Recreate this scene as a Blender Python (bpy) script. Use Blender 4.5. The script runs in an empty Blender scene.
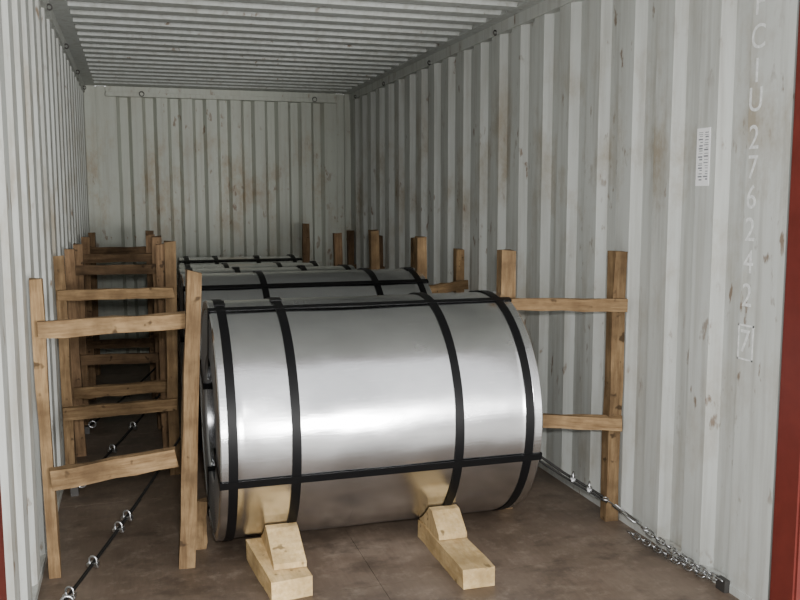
import bpy, bmesh, math, random
from mathutils import Vector, Matrix
random.seed(4)
COL=bpy.context.collection
W,H,L=2.35,2.39,5.9
XL=-0.035   # inner face of left wall

# ---------------------------------------------------------------- materials
def newmat(name):
    m=bpy.data.materials.new(name);m.use_nodes=True
    nt=m.node_tree;b=nt.nodes['Principled BSDF'];return m,nt,b
def N(nt,t,**k):
    n=nt.nodes.new(t)
    for a,v in k.items():
        if a in n.inputs.keys(): n.inputs[a].default_value=v
        else: setattr(n,a,v)
    return n
def ramp(nt,stops):
    r=nt.nodes.new('ShaderNodeValToRGB');e=r.color_ramp.elements
    while len(e)<len(stops): e.new(.5)
    for i,(p,c) in enumerate(stops):
        e[i].position=p;e[i].color=c if len(c)==4 else (*c,1)
    return r
def coords(nt,kind='Object',scale=(1,1,1)):
    t=nt.nodes.new('ShaderNodeTexCoord');mp=nt.nodes.new('ShaderNodeMapping');mp.inputs['Scale'].default_value=scale
    nt.links.new(t.outputs[kind],mp.inputs['Vector']);return mp.outputs[0]
def noise(nt,vec,s,d=4,r=.6):
    n=N(nt,'ShaderNodeTexNoise');n.inputs['Scale'].default_value=s;n.inputs['Detail'].default_value=d;n.inputs['Roughness'].default_value=r
    nt.links.new(vec,n.inputs['Vector']);return n.outputs[0]
def mix(nt,f,a,b,mode='MIX'):
    m=nt.nodes.new('ShaderNodeMix');m.data_type='RGBA';m.blend_type=mode
    for sock,v in ((m.inputs[0],f),(m.inputs[6],a),(m.inputs[7],b)):
        if isinstance(v,(int,float)): sock.default_value=v
        elif isinstance(v,tuple): sock.default_value=(*v,1) if len(v)==3 else v
        else: nt.links.new(v,sock)
    return m.outputs[2]
def bump(nt,b,h,strength=.3,dist=.01):
    n=nt.nodes.new('ShaderNodeBump');n.inputs['Strength'].default_value=strength;n.inputs['Distance'].default_value=dist
    nt.links.new(h,n.inputs['Height']);nt.links.new(n.outputs[0],b.inputs['Normal'])

def wall_mat(name,base,dark,stain_amt=.6,band=True):
    m,nt,b=newmat(name);L_=nt.links
    v=coords(nt);big=noise(nt,v,1.3,5)
    col=mix(nt,big,dark,base)
    # soft brown dirt clouds, concentrated at cargo height
    s=noise(nt,coords(nt,'Object',(1,1,.6)),3.3,7,.68)
    r=ramp(nt,[(.49,(0,0,0)),(.57,(.4,.4,.4)),(.66,(1,1,1))]);L_.new(s,r.inputs[0])
    f=r.outputs[0]
    if band:
        sep=nt.nodes.new('ShaderNodeSeparateXYZ');L_.new(coords(nt),sep.inputs[0])
        zr=ramp(nt,[(0,(1,)*3),(.10,(.5,)*3),(.40,(.5,)*3),(.58,(1,)*3),(.78,(.8,)*3),(.92,(.15,)*3)])
        d=N(nt,'ShaderNodeMath',operation='DIVIDE');d.inputs[1].default_value=2.39;L_.new(sep.outputs[2],d.inputs[0]);L_.new(d.outputs[0],zr.inputs[0])
        f=mix(nt,1.0,f,zr.outputs[0],'MULTIPLY')
    sc=nt.nodes.new('ShaderNodeMath');sc.operation='MULTIPLY';sc.inputs[1].default_value=stain_amt;L_.new(f,sc.inputs[0])
    col=mix(nt,sc.outputs[0],col,(.27,.20,.11))
    # vertical grime streaks
    st=noise(nt,coords(nt,'Object',(9,9,.5)),3,4,.6)
    r2=ramp(nt,[(.45,(0,0,0)),(.75,(.5,.5,.5))]);L_.new(st,r2.inputs[0])
    col=mix(nt,r2.outputs[0],col,(.25,.235,.195))
    # small rust nicks, clustered
    nk=noise(nt,coords(nt,'Object',(1,1,.4)),24,4,.55);r3=ramp(nt,[(.61,(0,0,0)),(.68,(.85,.85,.85))]);L_.new(nk,r3.inputs[0])
    gt=noise(nt,v,2.1,3,.6);rg=ramp(nt,[(.48,(0,0,0)),(.60,(1,1,1))]);L_.new(gt,rg.inputs[0])
    col=mix(nt,mix(nt,1.0,r3.outputs[0],rg.outputs[0],'MULTIPLY'),col,(.17,.11,.065))
    L_.new(col,b.inputs['Base Color']);b.inputs['Roughness'].default_value=.55
    bump(nt,b,noise(nt,v,7,3),.15,.02);return m
M_wall=wall_mat('painted_corrugated_steel',(.555,.57,.54),(.46,.475,.445),.75)
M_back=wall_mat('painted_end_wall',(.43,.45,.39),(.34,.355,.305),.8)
M_ceil=wall_mat('painted_roof_steel',(.56,.58,.56),(.47,.49,.47),.12,False)

def wood_mat(name,a,bcol,stretch=.09):
    m,nt,b=newmat(name);L_=nt.links
    t=nt.nodes.new('ShaderNodeTexCoord');oi=nt.nodes.new('ShaderNodeObjectInfo')
    add=nt.nodes.new('ShaderNodeVectorMath');add.operation='ADD'
    sc=nt.nodes.new('ShaderNodeVectorMath');sc.operation='SCALE';sc.inputs[0].default_value=(7,3,5);L_.new(oi.outputs['Random'],sc.inputs['Scale'])
    L_.new(t.outputs['Object'],add.inputs[0]);L_.new(sc.outputs[0],add.inputs[1])
    mp=nt.nodes.new('ShaderNodeMapping');mp.inputs['Scale'].default_value=(1,1,stretch);L_.new(add.outputs[0],mp.inputs[0])
    g=noise(nt,mp.outputs[0],55,5,.7)
    r=ramp(nt,[(.35,bcol),(.62,a)]);L_.new(g,r.inputs[0])
    bl=noise(nt,add.outputs[0],6,4);rb=ramp(nt,[(.4,(0,0,0)),(.68,(.75,.75,.75))]);L_.new(bl,rb.inputs[0])
    col=mix(nt,rb.outputs[0],r.outputs[0],tuple(x*.5 for x in bcol))
    kn=noise(nt,add.outputs[0],17,2);rk=ramp(nt,[(.66,(0,0,0)),(.72,(.85,.85,.85))]);L_.new(kn,rk.inputs[0])
    col=mix(nt,rk.outputs[0],col,tuple(x*.3 for x in bcol))
    hv=nt.nodes.new('ShaderNodeHueSaturation');L_.new(col,hv.inputs['Color'])
    mr=nt.nodes.new('ShaderNodeMapRange');mr.inputs[3].default_value=.7;mr.inputs[4].default_value=1.15;L_.new(oi.outputs['Random'],mr.inputs[0]);L_.new(mr.outputs[0],hv.inputs['Value'])
    L_.new(hv.outputs[0],b.inputs['Base Color']);b.inputs['Roughness'].default_value=.85;b.inputs['Specular IOR Level'].default_value=.25
    bump(nt,b,g,.5,.005);return m
M_wood=wood_mat('rough_sawn_timber',(.34,.225,.115),(.175,.105,.05))
M_wooddk=wood_mat('weathered_timber',(.24,.15,.08),(.12,.072,.038))
M_pale=wood_mat('fresh_cut_pine',(.75,.55,.29),(.57,.385,.17),stretch=.25)

def floor_mat():
    m,nt,b=newmat('worn_container_plywood');L_=nt.links
    v=coords(nt);n1=noise(nt,v,1.6,6,.65);n2=noise(nt,coords(nt,'Object',(9,1.2,1)),6,5,.7)
    r=ramp(nt,[(.3,(.088,.064,.046)),(.5,(.145,.106,.077)),(.68,(.225,.172,.13))]);L_.new(n1,r.inputs[0])
    r2=ramp(nt,[(.3,(.72,.72,.72)),(.7,(1.1,1.1,1.1))]);L_.new(n2,r2.inputs[0])
    col=mix(nt,.6,r.outputs[0],r2.outputs[0],'MULTIPLY')
    n3=noise(nt,v,11,6,.75);r3=ramp(nt,[(.52,(0,0,0)),(.68,(.45,.45,.45))]);L_.new(n3,r3.inputs[0])
    col=mix(nt,r3.outputs[0],col,(.29,.235,.18))
    n4=noise(nt,coords(nt,'Object',(1,1.3,1)),3.1,5,.7);r4=ramp(nt,[(.52,(0,0,0)),(.64,(.6,.6,.6))]);L_.new(n4,r4.inputs[0])
    col=mix(nt,r4.outputs[0],col,(.055,.04,.03))
    L_.new(col,b.inputs['Base Color']);rr=ramp(nt,[(.3,(.35,)*3),(.7,(.6,)*3)]);L_.new(n1,rr.inputs[0]);L_.new(rr.outputs[0],b.inputs['Roughness'])
    b.inputs['Specular IOR Level'].default_value=.35
    bump(nt,b,n2,.1,.004);return m
M_floor=floor_mat()
def simple(name,c,rough=.5,metal=0,var=.25,scale=12,spec=.5):
    m,nt,b=newmat(name);n=noise(nt,coords(nt),scale,4)
    r=ramp(nt,[(.3,tuple(x*(1-var) for x in c)),(.7,c)]);nt.links.new(n,r.inputs[0]);nt.links.new(r.outputs[0],b.inputs['Base Color'])
    b.inputs['Roughness'].default_value=rough;b.inputs['Metallic'].default_value=metal;b.inputs['Specular IOR Level'].default_value=spec;return m
M_red=simple('red_oxide_paint',(.15,.025,.018),.5,spec=.3)
M_black=simple('black_steel_strap',(.004,.004,.0045),.45,0,.2,spec=.18)
M_wire=simple('dark_wire_rope',(.015,.014,.013),.5,.2,spec=.2)
M_zinc=simple('zinc_hardware',(.62,.63,.64),.3,1)
M_dkmetal=simple('dark_ring_steel',(.09,.085,.08),.5,.6)
M_paint=simple('white_stencil_paint',(.84,.85,.83),.6,0,.35,60)
M_paper=simple('white_label_paper',(.86,.86,.86),.6,0,.05)
M_ink=simple('label_ink',(.22,.23,.25),.6)
M_conc=simple('yard_concrete',(.46,.445,.42),.9,0,.3,.8)

def coil_mat():
    m,nt,b=newmat('galvanised_sheet');L_=nt.links
    n=noise(nt,coords(nt,'Object',(.7,1,1)),2.6,5,.6)
    r=ramp(nt,[(.3,(.565,.575,.59)),(.7,(.74,.745,.755))]);L_.new(n,r.inputs[0])
    # faint handling scuffs along the sheet
    sc=noise(nt,coords(nt,'Object',(2,14,14)),5,5,.75);rs=ramp(nt,[(.60,(0,0,0)),(.72,(.5,.5,.5))]);L_.new(sc,rs.inputs[0])
    L_.new(mix(nt,rs.outputs[0],r.outputs[0],(.84,.84,.84)),b.inputs['Base Color'])
    b.inputs['Metallic'].default_value=1
    n5=noise(nt,coords(nt,'Object',(.8,1,1)),3.5,4,.6)
    rr=ramp(nt,[(.32,(.17,)*3),(.5,(.215,)*3),(.68,(.29,)*3)]);L_.new(n5,rr.inputs[0]);L_.new(rr.outputs[0],b.inputs['Roughness'])
    s=noise(nt,coords(nt,'Object',(1.6,9,9)),7,6,.75)
    a=nt.nodes.new('ShaderNodeMath');a.operation='MULTIPLY_ADD';a.inputs[1].default_value=.10;L_.new(s,a.inputs[0])
    w=noise(nt,coords(nt,'Object',(1.0,1,1)),3.2,2,.5);L_.new(w,a.inputs[2])
    bump(nt,b,a.outputs[0],.20,.02);return m
M_coil=coil_mat()
def face_mat():
    m,nt,b=newmat('coil_edge_laps');L_=nt.links
    t=nt.nodes.new('ShaderNodeTexCoord');sep=nt.nodes.new('ShaderNodeSeparateXYZ');L_.new(t.outputs['Object'],sep.inputs[0])
    c=nt.nodes.new('ShaderNodeCombineXYZ');L_.new(sep.outputs[1],c.inputs[0]);L_.new(sep.outputs[2],c.inputs[1])
    w=nt.nodes.new('ShaderNodeTexWave');w.wave_type='RINGS';w.rings_direction='SPHERICAL';w.inputs['Scale'].default_value=30;w.inputs['Distortion'].default_value=.3
    L_.new(c.outputs[0],w.inputs[0]);r=ramp(nt,[(0,(.2,.2,.21)),(1,(.5,.5,.5))]);L_.new(w.outputs[0],r.inputs[0])
    L_.new(r.outputs[0],b.inputs['Base Color']);b.inputs['Metallic'].default_value=.9;b.inputs['Roughness'].default_value=.45;return m
M_face=face_mat()

# ---------------------------------------------------------------- helpers
def obj_from_bm(bm,name,mats,parent=None,loc=None,smooth=False):
    me=bpy.data.meshes.new(name);bmesh.ops.recalc_face_normals(bm,faces=bm.faces);bm.to_mesh(me);bm.free()
    for m in (mats if isinstance(mats,(list,tuple)) else [mats]): me.materials.append(m)
    o=bpy.data.objects.new(name,me);COL.objects.link(o)
    if loc is not None:o.location=loc
    if parent:o.parent=parent
    if smooth:
        for p in me.polygons:p.use_smooth=True
    return o
def empty(name,loc=(0,0,0)):
    e=bpy.data.objects.new(name,None);e.location=loc;e.empty_display_size=.1;COL.objects.link(e);return e
def box(bm,lo,hi,mi=0):
    vs=[bm.verts.new((x,y,z)) for x in (lo[0],hi[0]) for y in (lo[1],hi[1]) for z in (lo[2],hi[2])]
    for f in ((0,1,3,2),(4,6,7,5),(0,4,5,1),(2,3,7,6),(0,2,6,4),(1,5,7,3)):
        fc=bm.faces.new([vs[i] for i in f]);fc.material_index=mi
def beam(name,a,b,w,d,mat,parent,vertical=False,jit=.004,twist=0):
    """sawn timber from a to b; local Z is the grain direction"""
    a=Vector(a);b=Vector(b);ax=(b-a);ln=ax.length;ax.normalize()
    bm=bmesh.new();n=6
    rows=[]
    for i in range(n+1):
        t=i/n;row=[]
        for sx,sy in ((-1,-1),(1,-1),(1,1),(-1,1)):
            j=lambda:random.uniform(-jit,jit)
            row.append(bm.verts.new((sx*w/2+j(),sy*d/2+j(),ln*t+(j()*2 if 0<i==n else 0))))
        rows.append(row)
    for i in range(n):
        for k in range(4):bm.faces.new((rows[i][k],rows[i][(k+1)%4],rows[i+1][(k+1)%4],rows[i+1][k]))
    bm.faces.new(rows[0][::-1]);bm.faces.new(rows[-1])
    bmesh.ops.bevel(bm,geom=[e for e in bm.edges if e.calc_face_angle(0)>.8],offset=.003,segments=1,affect='EDGES')
    o=obj_from_bm(bm,name,mat,parent)
    if vertical: x=Vector((1,0,0));
    else: x=Vector((0,0,1))
    y=ax.cross(x).normalized();x=y.cross(ax).normalized()
    R=Matrix((x,y,ax)).transposed().to_4x4()
    if twist:R=R@Matrix.Rotation(twist,4,'Z')
    pl=parent.location if parent else Vector((0,0,0))
    o.matrix_local=Matrix.Translation(a-pl)@R
    return o

# ---------------------------------------------------------------- container shell
def profile(start,end,first_center,pitch,inn,slope,depth):
    pts=[(start,0)];c=first_center
    while c-pitch>start+inn: c-=pitch
    while True:
        a,b=c-inn/2,c+inn/2
        if a>start+slope+.01 and len(pts)==1: pts+= [(max(start+.02,a-slope-(pitch-inn-2*slope)-slope),0),(a-slope-(pitch-inn-2*slope),depth)] if a-slope-(pitch-inn-2*slope)-slope>start+.02 else []
        if a>start+slope: pts+=[(a-slope,depth)] if len(pts)>1 else []
        if a>start: pts+=[(a,0)]
        if b+slope+(pitch-inn-2*slope)+slope>end-.03:
            pts+=[(end,0)];break
        pts+=[(b,0),(b+slope,depth)]
        c+=pitch
    return pts
def sidewall(name,x0,sign):
    bm=bmesh.new();prof=profile(0.0,5.9,.15,.28,.115,.036,.036)
    zs=[0.0,2.33]
    va=[[bm.verts.new((x0+sign*o,s,z)) for z in zs] for s,o in prof]
    for i in range(len(va)-1):bm.faces.new((va[i][0],va[i+1][0],va[i+1][1],va[i][1]))
    box(bm,(min(x0+sign*.045,x0+sign*.06),0,0),(max(x0+sign*.045,x0+sign*.06),5.9,2.39))
    lo=min(x0-sign*.012,x0+sign*.05);hi=max(x0-sign*.012,x0+sign*.05)
    box(bm,(lo,0,2.325),(hi,5.9,2.39))
    return obj_from_bm(bm,name,M_wall)
wl=sidewall('wall_left',XL,-1);wr=sidewall('wall_right',W,1)
bm=bmesh.new()
prof=profile(.14,2.22,.185,.218,.092,.03,.045)
va=[[bm.verts.new((s,L+o,z)) for z in (0,2.31)] for s,o in prof]
for i in range(len(va)-1):bm.faces.new((va[i][0],va[i+1][0],va[i+1][1],va[i][1]))
box(bm,(XL-.05,L+.055,0),(W+.05,L+.07,H))
obj_from_bm(bm,'wall_back',M_back)
bm=bmesh.new();box(bm,(XL+.001,L-.03,0),(.06,L+.05,H-.001));box(bm,(.06,L-.008,0),(.145,L+.05,H-.001))
bmesh.ops.bevel(bm,geom=bm.edges[:],offset=.006,segments=2,affect='EDGES');obj_from_bm(bm,'trim_1',M_back)
bm=bmesh.new();box(bm,(W-.06,L-.03,0),(W-.001,L+.05,H-.001));box(bm,(2.215,L-.008,0),(W-.06,L+.05,H-.001))
bmesh.ops.bevel(bm,geom=bm.edges[:],offset=.006,segments=2,affect='EDGES');obj_from_bm(bm,'trim_2',M_back)
bm=bmesh.new();box(bm,(.145,L-.05,2.30),(2.215,L+.05,2.335));box(bm,(.145,L-.03,2.335),(2.215,L+.05,2.388))
bmesh.ops.bevel(bm,geom=bm.edges[:],offset=.005,segments=2,affect='EDGES');obj_from_bm(bm,'trim_3',M_back)
bm=bmesh.new();prof=profile(-.0,5.9,.10,.209,.085,.02,-.02)
x0,x1=.06,W-.08
va=[[bm.verts.new((x,s,H+.0-o)) for x in (x0,x1)] for s,o in prof]
for i in range(len(va)-1):bm.faces.new((va[i][0],va[i+1][0],va[i+1][1],va[i][1]))
box(bm,(XL-.01,0,H-.003),(x0,5.9,H+.03));box(bm,(x1,0,H-.003),(W+.01,5.9,H+.03));box(bm,(XL-.05,0,H+.03),(W+.05,5.9,H+.045))
obj_from_bm(bm,'ceiling',M_ceil)
bm=bmesh.new()
ys=[-.1,.62,1.83,3.04,4.25,5.46,5.955];xs=[XL-.04,.56,1.165,1.77,W+.04]
for j in range(len(ys)-1):
    box(bm,(xs[0],ys[j]+.0012,-.03),(xs[2]-.0008,ys[j+1]-.0012,0));box(bm,(xs[2]+.0008,ys[j]+.0012,-.03),(xs[4],ys[j+1]-.0012,0))
box(bm,(XL-.05,-.1,-.06),(W+.05,5.955,-.031))
obj_from_bm(bm,'floor',M_floor)
bm=bmesh.new()
for s,x in ((-1,0.0),(1,W)):
    a,b=sorted((x,x+s*.16));box(bm,(a,-.12,-.15),(b,-.001,2.55))
box(bm,(0,-.12,H+.01),(W,-.001,2.55));box(bm,(0,-.12,-.15),(W,-.101,-.005))
bmesh.ops.bevel(bm,geom=bm.edges[:],offset=.008,segments=2,affect='EDGES')
obj_from_bm(bm,'trim_4',M_red)
bm=bmesh.new();box(bm,(XL-.03,.0,0),(XL+.004,5.9,.03));obj_from_bm(bm,'baseboard_left',M_wall)
bm=bmesh.new();box(bm,(W-.004,.0,0),(W+.03,5.9,.03));obj_from_bm(bm,'baseboard_right',M_wall)

def ring_at(loc,rot,parent,r=.013):
    bm=bmesh.new();n,k=16,6
    rows=[]
    for i in range(n):
        a=2*math.pi*i/n;row=[]
        for j in range(k):
            c=2*math.pi*j/k;rr=r+.004*math.cos(c);row.append(bm.verts.new((rr*math.cos(a),rr*math.sin(a),.004*math.sin(c))))
        rows.append(row)
    for i in range(n):
        for j in range(k):bm.faces.new((rows[i][j],rows[(i+1)%n][j],rows[(i+1)%n][(j+1)%k],rows[i][(j+1)%k]))
    o=obj_from_bm(bm,'ring',M_dkmetal,parent,smooth=True);o.location=loc;o.rotation_euler=rot;return o
rings=empty('lashing_rings')
for y in (1.2,2.35,3.5,4.65,5.6):
    ring_at((W-.022,y,2.335),(math.pi/2,0,.5),rings);ring_at((XL+.022,y,2.335),(math.pi/2,0,.5),rings)
for x in (.45,2.0): ring_at((x,L-.055,2.325),(math.pi/2,0,0),rings,.02)

# ---------------------------------------------------------------- container number and label on the right wall
num=empty('container_number')
chars=[('F',2.05),('C',1.94),('I',1.83),('U',1.735),('2',1.61),('7',1.51),('6',1.41),('2',1.30),('4',1.19),('2',1.075),('7',.915)]
YN=.172
for ch,z in chars:
    t=bpy.data.curves.new('digit_'+ch,'FONT');t.body=ch;t.size=.115;t.align_x='CENTER';t.align_y='CENTER';t.extrude=.0004
    o=bpy.data.objects.new('digit',t);COL.objects.link(o);o.parent=num;t.materials.append(M_paint)
    o.location=(W-.0015,YN,z);o.rotation_euler=(math.pi/2,0,-math.pi/2);o.scale=(.92,1,1)
bm=bmesh.new();c=.915;y0,y1=YN-.042,YN+.036
for lo,hi in (((W-.002,y0,c-.062),(W-.0008,y1,c-.056)),((W-.002,y0,c+.056),(W-.0008,y1,c+.062)),((W-.002,y0,c-.062),(W-.0008,y0+.005,c+.062)),((W-.002,y1-.005,c-.062),(W-.0008,y1,c+.062))):box(bm,lo,hi)
obj_from_bm(bm,'check_digit_box',M_paint,num)
bm=bmesh.new();box(bm,(W-.003,.405,1.455),(W-.0008,.482,1.665),0)
random.seed(9)
for col in (0,1):
    z=1.65
    while z>1.475:
        h=random.choice((.002,.003,.005));y=.413+col*.033
        box(bm,(W-.0036,y,z-h),(W-.0028,y+random.uniform(.012,.026),z),1);z-=h+random.uniform(.004,.010)
obj_from_bm(bm,'paper_label',[M_paper,M_ink])

# ---------------------------------------------------------------- steel coils
def ringmesh(name,x0,x1,r0,r1,mat,parent,n=96):
    bm=bmesh.new();rows=[]
    for i in range(n):
        a=2*math.pi*i/n;c,s=math.cos(a),math.sin(a)
        rows.append([bm.verts.new((x,r*c,r*s)) for x,r in ((x0,r0),(x0,r1),(x1,r1),(x1,r0))])
    for i in range(n):
        for k in range(4):bm.faces.new((rows[i][k],rows[(i+1)%n][k],rows[(i+1)%n][(k+1)%4],rows[i][(k+1)%4])).smooth=(k in(1,3))
    for e in bm.edges:
        fs=e.link_faces
        if len(fs)==2 and fs[0].smooth!=fs[1].smooth:e.smooth=False
    return obj_from_bm(bm,name,mat,parent)
def coil(xl,xr,y,z,R,bands,axials,bore=.255):
    root=empty('steel_coil',((xl+xr)/2,y,z));hw=(xr-xl)/2;cx=(xl+xr)/2
    n=192;bm=bmesh.new();rows=[]
    P=[(-hw+.01,bore),(-hw,bore+.006),(-hw,R-.035),(-hw-.004,R-.030),(-hw-.004,R-.002),(-hw+.001,R+.0015),(-hw+.03,R+.001),(-hw+.032,R-.001)]
    m=22
    for i in range(1,m):P.append((-hw+.032+(2*hw-.064)*i/m,R-.001))
    P+=[(-x,r) for x,r in P[:8][::-1]]
    rng=random.Random(int(y*100));ph=[rng.uniform(0,6.28) for _ in range(6)]
    for i in range(n):
        a=2*math.pi*i/n;c,s=math.cos(a),math.sin(a);row=[]
        for x,r in P:
            rr=r
            if abs(x)<hw-.04: rr+=.0014*math.sin(3*a+ph[0]+x*2.2)+.0009*math.sin(7*a+ph[1]-x*4)+.0009*math.sin(x*9+ph[2]+2*a)+.0004*math.sin(17*a+x*15+ph[3])
            row.append(bm.verts.new((x,rr*c,rr*s)))
        rows.append(row)
    K=len(P)
    for i in range(n):
        for k in range(K):
            k2=(k+1)%K;f=bm.faces.new((rows[i][k],rows[(i+1)%n][k],rows[(i+1)%n][k2],rows[i][k2]))
            f.smooth=(6<=k<=K-8) or k==K-1
            f.material_index=1 if (k in (0,1) or k in (K-3,K-2)) else 0
    for e in bm.edges:
        fs=e.link_faces
        if len(fs)==2 and fs[0].smooth!=fs[1].smooth:e.smooth=False
    obj_from_bm(bm,'sheet_roll',[M_coil,M_face],root)
    for i,bx in enumerate(bands):
        x=bx-cx;ringmesh('band_%d'%(i+1),x-.017,x+.017,R-.001,R+.0045,M_black,root)
        a=math.radians(rng.uniform(80,115))
        bm=bmesh.new();box(bm,(-.021,-.03,-.004),(.021,.03,.004));o=obj_from_bm(bm,'seal_%d'%(i+1),M_black,root)
        o.location=(x,-(R+.004)*math.cos(a),(R+.004)*math.sin(a));o.rotation_euler=(math.pi/2-a,0,0)
    for i,th in enumerate(axials):
        a=math.radians(th);rad=Vector((0,-math.cos(a),math.sin(a)));tan=Vector((0,math.sin(a),math.cos(a)))
        bm=bmesh.new();w=.015;t=.003
        def slab(p,q,nrm):
            p,q,nrm=Vector(p),Vector(q),Vector(nrm)
            vs=[bm.verts.new(v) for v in (p-tan*w,p+tan*w,q+tan*w,q-tan*w,p-tan*w+nrm*t,p+tan*w+nrm*t,q+tan*w+nrm*t,q-tan*w+nrm*t)]
            for f in ((0,1,2,3),(4,7,6,5),(0,4,5,1),(1,5,6,2),(2,6,7,3),(3,7,4,0)):bm.faces.new([vs[k] for k in f])
        X=Vector((1,0,0));ro=R+.0035;e=hw+.005
        slab(-X*(e+.003)+rad*ro,X*(e+.003)+rad*ro,rad)
        slab(-X*e+rad*(bore-.004),-X*e+rad*(ro+.001),-X);slab(X*e+rad*(bore-.004),X*e+rad*(ro+.001),X)
        slab(-X*e+rad*(bore-.001),X*e+rad*(bore-.001),-rad)
        obj_from_bm(bm,'eye_strap_%d'%(i+1),M_black,root)
    return root
coil(.613,1.874,1.243,.513,.485,[.655,.886,1.525,1.822],[-16,73,160,-110])
coil(.585,1.915,2.55,.515,.485,[.63,1.0,1.62,1.87],[-25,62,160,-110])
coil(.62,1.77,3.52,.495,.455,[.68,.98,1.42,1.72],[50,150])
coil(.66,1.74,4.42,.475,.435,[.72,1.0,1.4,1.68],[55,150])
coil(.70,1.72,5.30,.475,.435,[.76,1.0,1.35,1.66],[70,160])

# ---------------------------------------------------------------- timber cradles (skids + wedges)
def wedge(bm_name,x0,x1,s,foot,top,tip,z0,cy,cz,R,parent):
    """chock: sloped outer face, hollow inner face against the coil. distances are |y-cy|"""
    def cz_at(d):return cz-math.sqrt(max(R*R-d*d,0))-.004
    zt=cz_at(top)
    prof=[(foot,z0),(foot-.004,z0+.02),(top+.035,zt-.002),(top,zt)]
    n=6
    for i in range(1,n+1):
        d=top+(tip-top)*i/n;prof.append((d,max(z0+.003,cz_at(d))))
    prof.append((tip,z0))
    bm=bmesh.new()
    A=[bm.verts.new((x0,cy+s*d,z)) for d,z in prof];B=[bm.verts.new((x1,cy+s*d,z)) for d,z in prof];m=len(prof)
    for i in range(m):bm.faces.new((A[i],A[(i+1)%m],B[(i+1)%m],B[i]))
    bm.faces.new(A);bm.faces.new(B[::-1])
    return obj_from_bm(bm,bm_name,M_pale,parent)
def cradle(x,w,yf,yc,zc,R,hh=.075,foot=.52,top=.385,dx=0,wx=0,ww=.84):
    root=empty('timber_cradle',(0,0,0))
    gap=math.sqrt(R*R-(zc-hh-.004)**2)+.012
    beam('skid_1',(x,yf,hh/2),(x+dx,yc-gap,hh/2),hh,w,M_pale,root,jit=.002)
    beam('skid_2',(x,yc+gap,hh/2),(x,yc+(foot+.06),hh/2),hh,w,M_pale,root,jit=.002)
    wedge('wedge_1',x+wx-w*ww/2,x+wx+w*ww/2,-1,foot,top,gap-.008,hh+.0015,yc,zc,R,root)
    wedge('wedge_2',x-w*.4,x+w*.4,1,foot,top,gap-.008,hh+.0015,yc,zc,R,root)
cradle(.835,.15,.60,1.243,.513,.485,foot=.555,top=.345,dx=-.04,wx=.008,ww=.8);cradle(1.50,.125,.49,1.243,.513,.485,foot=.47,top=.345,wx=.004,ww=.94)
for x in (.85,1.5):
    cradle(x,.12,2.0,2.55,.515,.485,foot=.5);cradle(x,.12,3.09,3.52,.495,.455,.06,foot=.40,top=.33);cradle(x,.12,4.0,4.42,.475,.435,.06,foot=.39,top=.32);cradle(x,.12,4.89,5.30,.475,.435,.06,foot=.39,top=.32)

# ---------------------------------------------------------------- timber bracing frames
def frame(p_wall,p_coil,h_wall,h_coil,bars,dx=(0,0),mat=M_wood,pw=.055,pd=.07):
    root=empty('timber_brace',(0,0,0))
    (xw,yw),(xc,yc)=p_wall,p_coil
    beam('post_outer',(xw,yw,0),(xw+dx[0],yw,h_wall),pw,pd,mat,root,True)
    beam('post_inner',(xc,yc,0),(xc+dx[1],yc,h_coil),pw+.008,pd,mat,root,True)
    for i,(z1,z2,bh) in enumerate(bars):
        y1=yw-pd/2-.02;y2=yc-pd/2-.02
        e=.035 if xw<xc else -.035
        beam('rail_%d'%(i+1),(xw-e*.6,y1,z1),(xc+e*.6,y2,z2),bh,.035,mat,root,jit=.003)
    return root
root=empty('timber_brace')
beam('post_outer',(0.012,1.06,0),(-.004,1.06,1.13),.042,.06,M_wood,root,True)
beam('post_inner',(.492,1.0,0),(.55,1.0,1.14),.056,.05,M_wood,root,True)
beam('rail_1',(-.0,1.005,.945),(.515,1.045,.952),.06,.04,M_wood,root)
beam('rail_2',(.02,1.005,.39),(.465,1.045,.425),.072,.04,M_wood,root)
beam('foot_block',(.553,1.17,0),(.556,1.17,.2),.055,.05,M_wood,root,True)
frame((.0,2.22),(.50,2.2),1.13,1.2,[(.945,.945,.05),(.36,.375,.06)],(-.01,.01),pw=.045)
root=empty('timber_brace')
beam('post_outer',(.02,2.68,0),(.005,2.68,1.14),.05,.06,M_wooddk,root,True)
beam('post_inner',(.48,2.68,0),(.48,2.68,1.16),.05,.06,M_wooddk,root,True)
beam('rail_1',(-.0,2.63,.36),(.49,2.63,.37),.06,.035,M_wood,root)
frame((.02,3.2),(.47,3.15),1.14,1.18,[(.99,.99,.055),(.45,.45,.06)],pw=.05,mat=M_wooddk)
frame((.02,4.1),(.45,4.05),1.14,1.16,[(1.0,1.0,.055),(.4,.4,.06)],pw=.05,mat=M_wooddk)
frame((.02,5.0),(.46,4.95),1.14,1.15,[(1.0,1.0,.055),(.4,.4,.06)],pw=.05,mat=M_wooddk)
root=empty('timber_brace')
beam('post_outer',(2.305,.96,0),(2.315,.96,1.185),.06,.055,M_wood,root,True)
beam('post_inner',(1.925,1.24,0),(1.922,1.24,1.185),.068,.06,M_wood,root,True)
beam('rail_1',(1.885,1.20,.945),(2.33,.90,.96),.05,.035,M_wood,root)
beam('rail_2',(1.885,1.20,.43),(2.33,.90,.445),.055,.035,M_wood,root)
def rframe(xw,yw,hw_,xc,yc,hc,zs,mat=M_wood):
    root=empty('timber_brace')
    beam('post_outer',(xw,yw,0),(xw,yw,hw_),.055,.06,mat,root,True)
    beam('post_inner',(xc,yc,0),(xc,yc,hc),.06,.06,mat,root,True)
    for i,z in enumerate(zs):beam('rail_%d'%(i+1),(xc-.03,yc-.055,z),(xw+.03,yw-.055,z+.01),.055,.035,mat,root)
rframe(2.31,2.85,1.09,1.965,2.58,1.18,(.86,.42))
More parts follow.
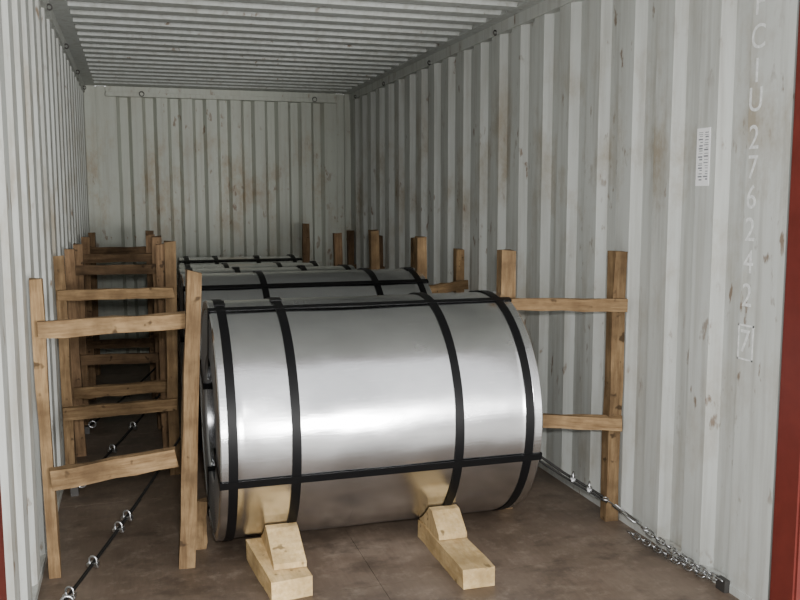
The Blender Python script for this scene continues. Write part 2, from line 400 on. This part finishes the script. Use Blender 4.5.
rframe(2.31,3.75,1.12,1.93,3.5,1.19,(.84,.42))
rframe(2.31,4.75,1.1,1.91,4.55,1.13,(.8,.42),M_wooddk)
rframe(2.31,5.75,1.1,1.855,5.62,1.18,(.75,.42),M_wooddk)

# ---------------------------------------------------------------- lashings
def tube(name,pts,r,mat,parent,closed=False):
    c=bpy.data.curves.new(name,'CURVE');c.dimensions='3D';c.bevel_depth=r;c.bevel_resolution=2
    s=c.splines.new('POLY');s.points.add(len(pts)-1)
    for i,p in enumerate(pts):s.points[i].co=(*p,1)
    s.use_cyclic_u=closed;c.materials.append(mat)
    o=bpy.data.objects.new(name,c);COL.objects.link(o)
    if parent:o.parent=parent
    return o
def lerp(a,b,t):return Vector(a)*(1-t)+Vector(b)*t
def link(bm,center,ax,up,ln=.042,wd=.022,r=.003):
    side=ax.cross(up).normalized();n=20;k=6;rows=[]
    for i in range(n):
        a=2*math.pi*i/n;ca,sa=math.cos(a),math.sin(a)
        st=(ln-wd)/2
        p=center+ax*(ca*wd/2+(st if ca>0 else -st))+up*(sa*wd/2)
        rad=(ax*ca+up*sa).normalized()
        rows.append([bm.verts.new(p+rad*r*math.cos(2*math.pi*j/k)+side*r*math.sin(2*math.pi*j/k)) for j in range(k)])
    for i in range(n):
        for j in range(k):bm.faces.new((rows[i][j],rows[(i+1)%n][j],rows[(i+1)%n][(j+1)%k],rows[i][(j+1)%k]))
def chain(name,pts,parent,step=.033,**kw):
    bm=bmesh.new();idx=0
    for a,b in zip(pts[:-1],pts[1:]):
        a,b=Vector(a),Vector(b);ax=(b-a).normalized();ln=(b-a).length;t=0
        u=Vector((0,0,1));s=ax.cross(u).normalized();u=s.cross(ax).normalized()
        while t<ln:
            ang=math.pi/4+(math.pi/2 if idx%2 else 0)
            link(bm,a+ax*t,ax,u*math.cos(ang)+s*math.sin(ang),**kw);t+=step;idx+=1
    return obj_from_bm(bm,name,M_zinc,parent,smooth=True)
def turnbuckle(a,b,parent,name='turnbuckle'):
    a,b=Vector(a),Vector(b);ax=(b-a).normalized();ln=(b-a).length
    s=ax.cross(Vector((0,0,1))).normalized()
    tube(name+'_frame',[a+ax*.2*ln+s*.01,a+ax*.8*ln+s*.01,a+ax*.8*ln-s*.01,a+ax*.2*ln-s*.01],.004,M_zinc,parent,True)
    tube(name+'_rod_1',[a,a+ax*.42*ln],.0035,M_zinc,parent);tube(name+'_rod_2',[b-ax*.42*ln,b],.0035,M_zinc,parent)
    for q,d in ((a,-1),(b,1)):
        pts=[q+ax*d*(.012-.012*math.cos(t))+s*.012*math.sin(t) for t in [i*math.pi/8 for i in range(16)]]
        tube(name+'_hook',pts,.0035,M_zinc,parent,True)
def clip(p,ax,parent):
    p=Vector(p);ax=Vector(ax).normalized();s=ax.cross(Vector((0,0,1))).normalized();u=Vector((0,0,1))
    pts=[p+s*.014-u*.012]+[p+s*.014*math.cos(t)+u*(.012+.014*math.sin(t)) for t in [i*math.pi/6 for i in range(7)]]+[p-s*.014-u*.012]
    tube('u_bolt',pts,.004,M_zinc,parent)
    bm=bmesh.new();box(bm,(-.012,-.022,-.008),(.012,.022,.004));box(bm,(-.007,-.021,-.016),(.007,-.007,-.007));box(bm,(-.007,.007,-.016),(.007,.021,-.007))
    bmesh.ops.bevel(bm,geom=bm.edges[:],offset=.002,segments=1,affect='EDGES')
    o=obj_from_bm(bm,'saddle',M_zinc,parent);R=Matrix((ax,s,u)).transposed().to_4x4();o.matrix_local=Matrix.Translation(p)@R
def wire(a,b,clips):
    root=empty('wire_lashing')
    a,b=Vector(a),Vector(b);d=b-a
    pts=[lerp(a,b,i/10)-Vector((0,0,.02*math.sin(math.pi*i/10))) for i in range(11)]
    tube('wire_rope',pts,.006,M_wire,root);tube('wire_tail',[p+Vector((.012,.01,.006)) for p in pts[:6]],.004,M_wire,root)
    for t in clips:
        p=lerp(a,b,t)-Vector((0,0,.02*math.sin(math.pi*t)));clip(p,d,root)
    h=a;bm=bmesh.new();box(bm,(h.x-.03,h.y-.03,.001),(h.x+.005,h.y+.03,h.z+.005));obj_from_bm(bm,'anchor_plate',M_dkmetal,root)
    loop=[a+Vector((.02+.02*math.cos(t),.0,.012+.02*math.sin(t))) for t in [i*math.pi/6 for i in range(12)]]
    tube('anchor_loop',loop,.005,M_zinc,root,True)
wire((.06,.70,.04),(.575,1.74,.40),(.05,.19,.36,.42))
wire((.04,2.0,.04),(.56,2.95,.38),(.15,.3,.5))
wire((.04,3.15,.04),(.60,4.0,.36),(.2,.4))
root=empty('chain_lashing')
tube('wire_rope',[(1.90,1.10,.37),(2.10,.99,.22),(2.24,.90,.13)],.006,M_wire,root)
tube('wire_rope_return',[(1.90,1.12,.34),(2.12,.97,.19),(2.25,.88,.11)],.005,M_wire,root)
clip((2.13,.965,.205),(1,-.6,-.6),root);clip((2.19,.93,.165),(1,-.6,-.6),root)
turnbuckle((2.25,.88,.12),(2.29,.66,.075),root)
chain('chain',[(2.29,.65,.07),(2.315,.42,.04),(2.33,.22,.035)],root)
chain('chain_return',[(2.27,.72,.03),(2.30,.45,.02),(2.325,.26,.02)],root)
bm=bmesh.new();box(bm,(2.325,.19,.0),(2.347,.24,.045));obj_from_bm(bm,'anchor_plate',M_dkmetal,root)

# ---------------------------------------------------------------- yard outside
bm=bmesh.new();box(bm,(-15,-30,-1.35),(17,12,-1.25));obj_from_bm(bm,'ground',M_conc)

# ---------------------------------------------------------------- light
w=bpy.data.worlds.new('overcast');bpy.context.scene.world=w;w.use_nodes=True;nt=w.node_tree;bg=nt.nodes['Background']
bg.inputs[0].default_value=(.985,.99,1,1);bg.inputs[1].default_value=1.6
def area(name,loc,target,sx,sy,power,col=(1,1,1)):
    l=bpy.data.lights.new(name,'AREA');l.shape='RECTANGLE';l.size=sx;l.size_y=sy;l.energy=power;l.color=col
    o=bpy.data.objects.new(name,l);COL.objects.link(o);o.location=loc
    o.rotation_euler=(Vector(target)-Vector(loc)).to_track_quat('-Z','Y').to_euler();return o
area('camera_flash',(.42,-2.3,1.52),(1.2,3.0,.9),.12,.08,72,(1,.995,.98))
area('added_fill_light',(3.0,-8,1.0),(1.2,3.0,1.2),1.9,1.2,650,(1,.99,.97))  # added unseen lamp: lifts the far end and places the coil highlight

# ---------------------------------------------------------------- camera
P=[0.3426,-2.3279,1.414,0.2954,0.117,-0.0013,871.6949]
cd=bpy.data.cameras.new('camera');cam=bpy.data.objects.new('camera',cd);COL.objects.link(cam)
cx,cy,cz,yaw,pit,rol,f=P
fw=Vector((math.sin(yaw)*math.cos(pit),math.cos(yaw)*math.cos(pit),-math.sin(pit)));r=Vector((math.cos(yaw),-math.sin(yaw),0));u=r.cross(fw)
r2=r*math.cos(rol)+u*math.sin(rol);u2=-r*math.sin(rol)+u*math.cos(rol)
Mx=Matrix((r2,u2,-fw)).transposed().to_4x4();Mx.translation=(cx,cy,cz);cam.matrix_world=Mx
cd.sensor_width=36;cd.lens=f/800*36;cd.clip_start=.02
bpy.context.scene.camera=cam
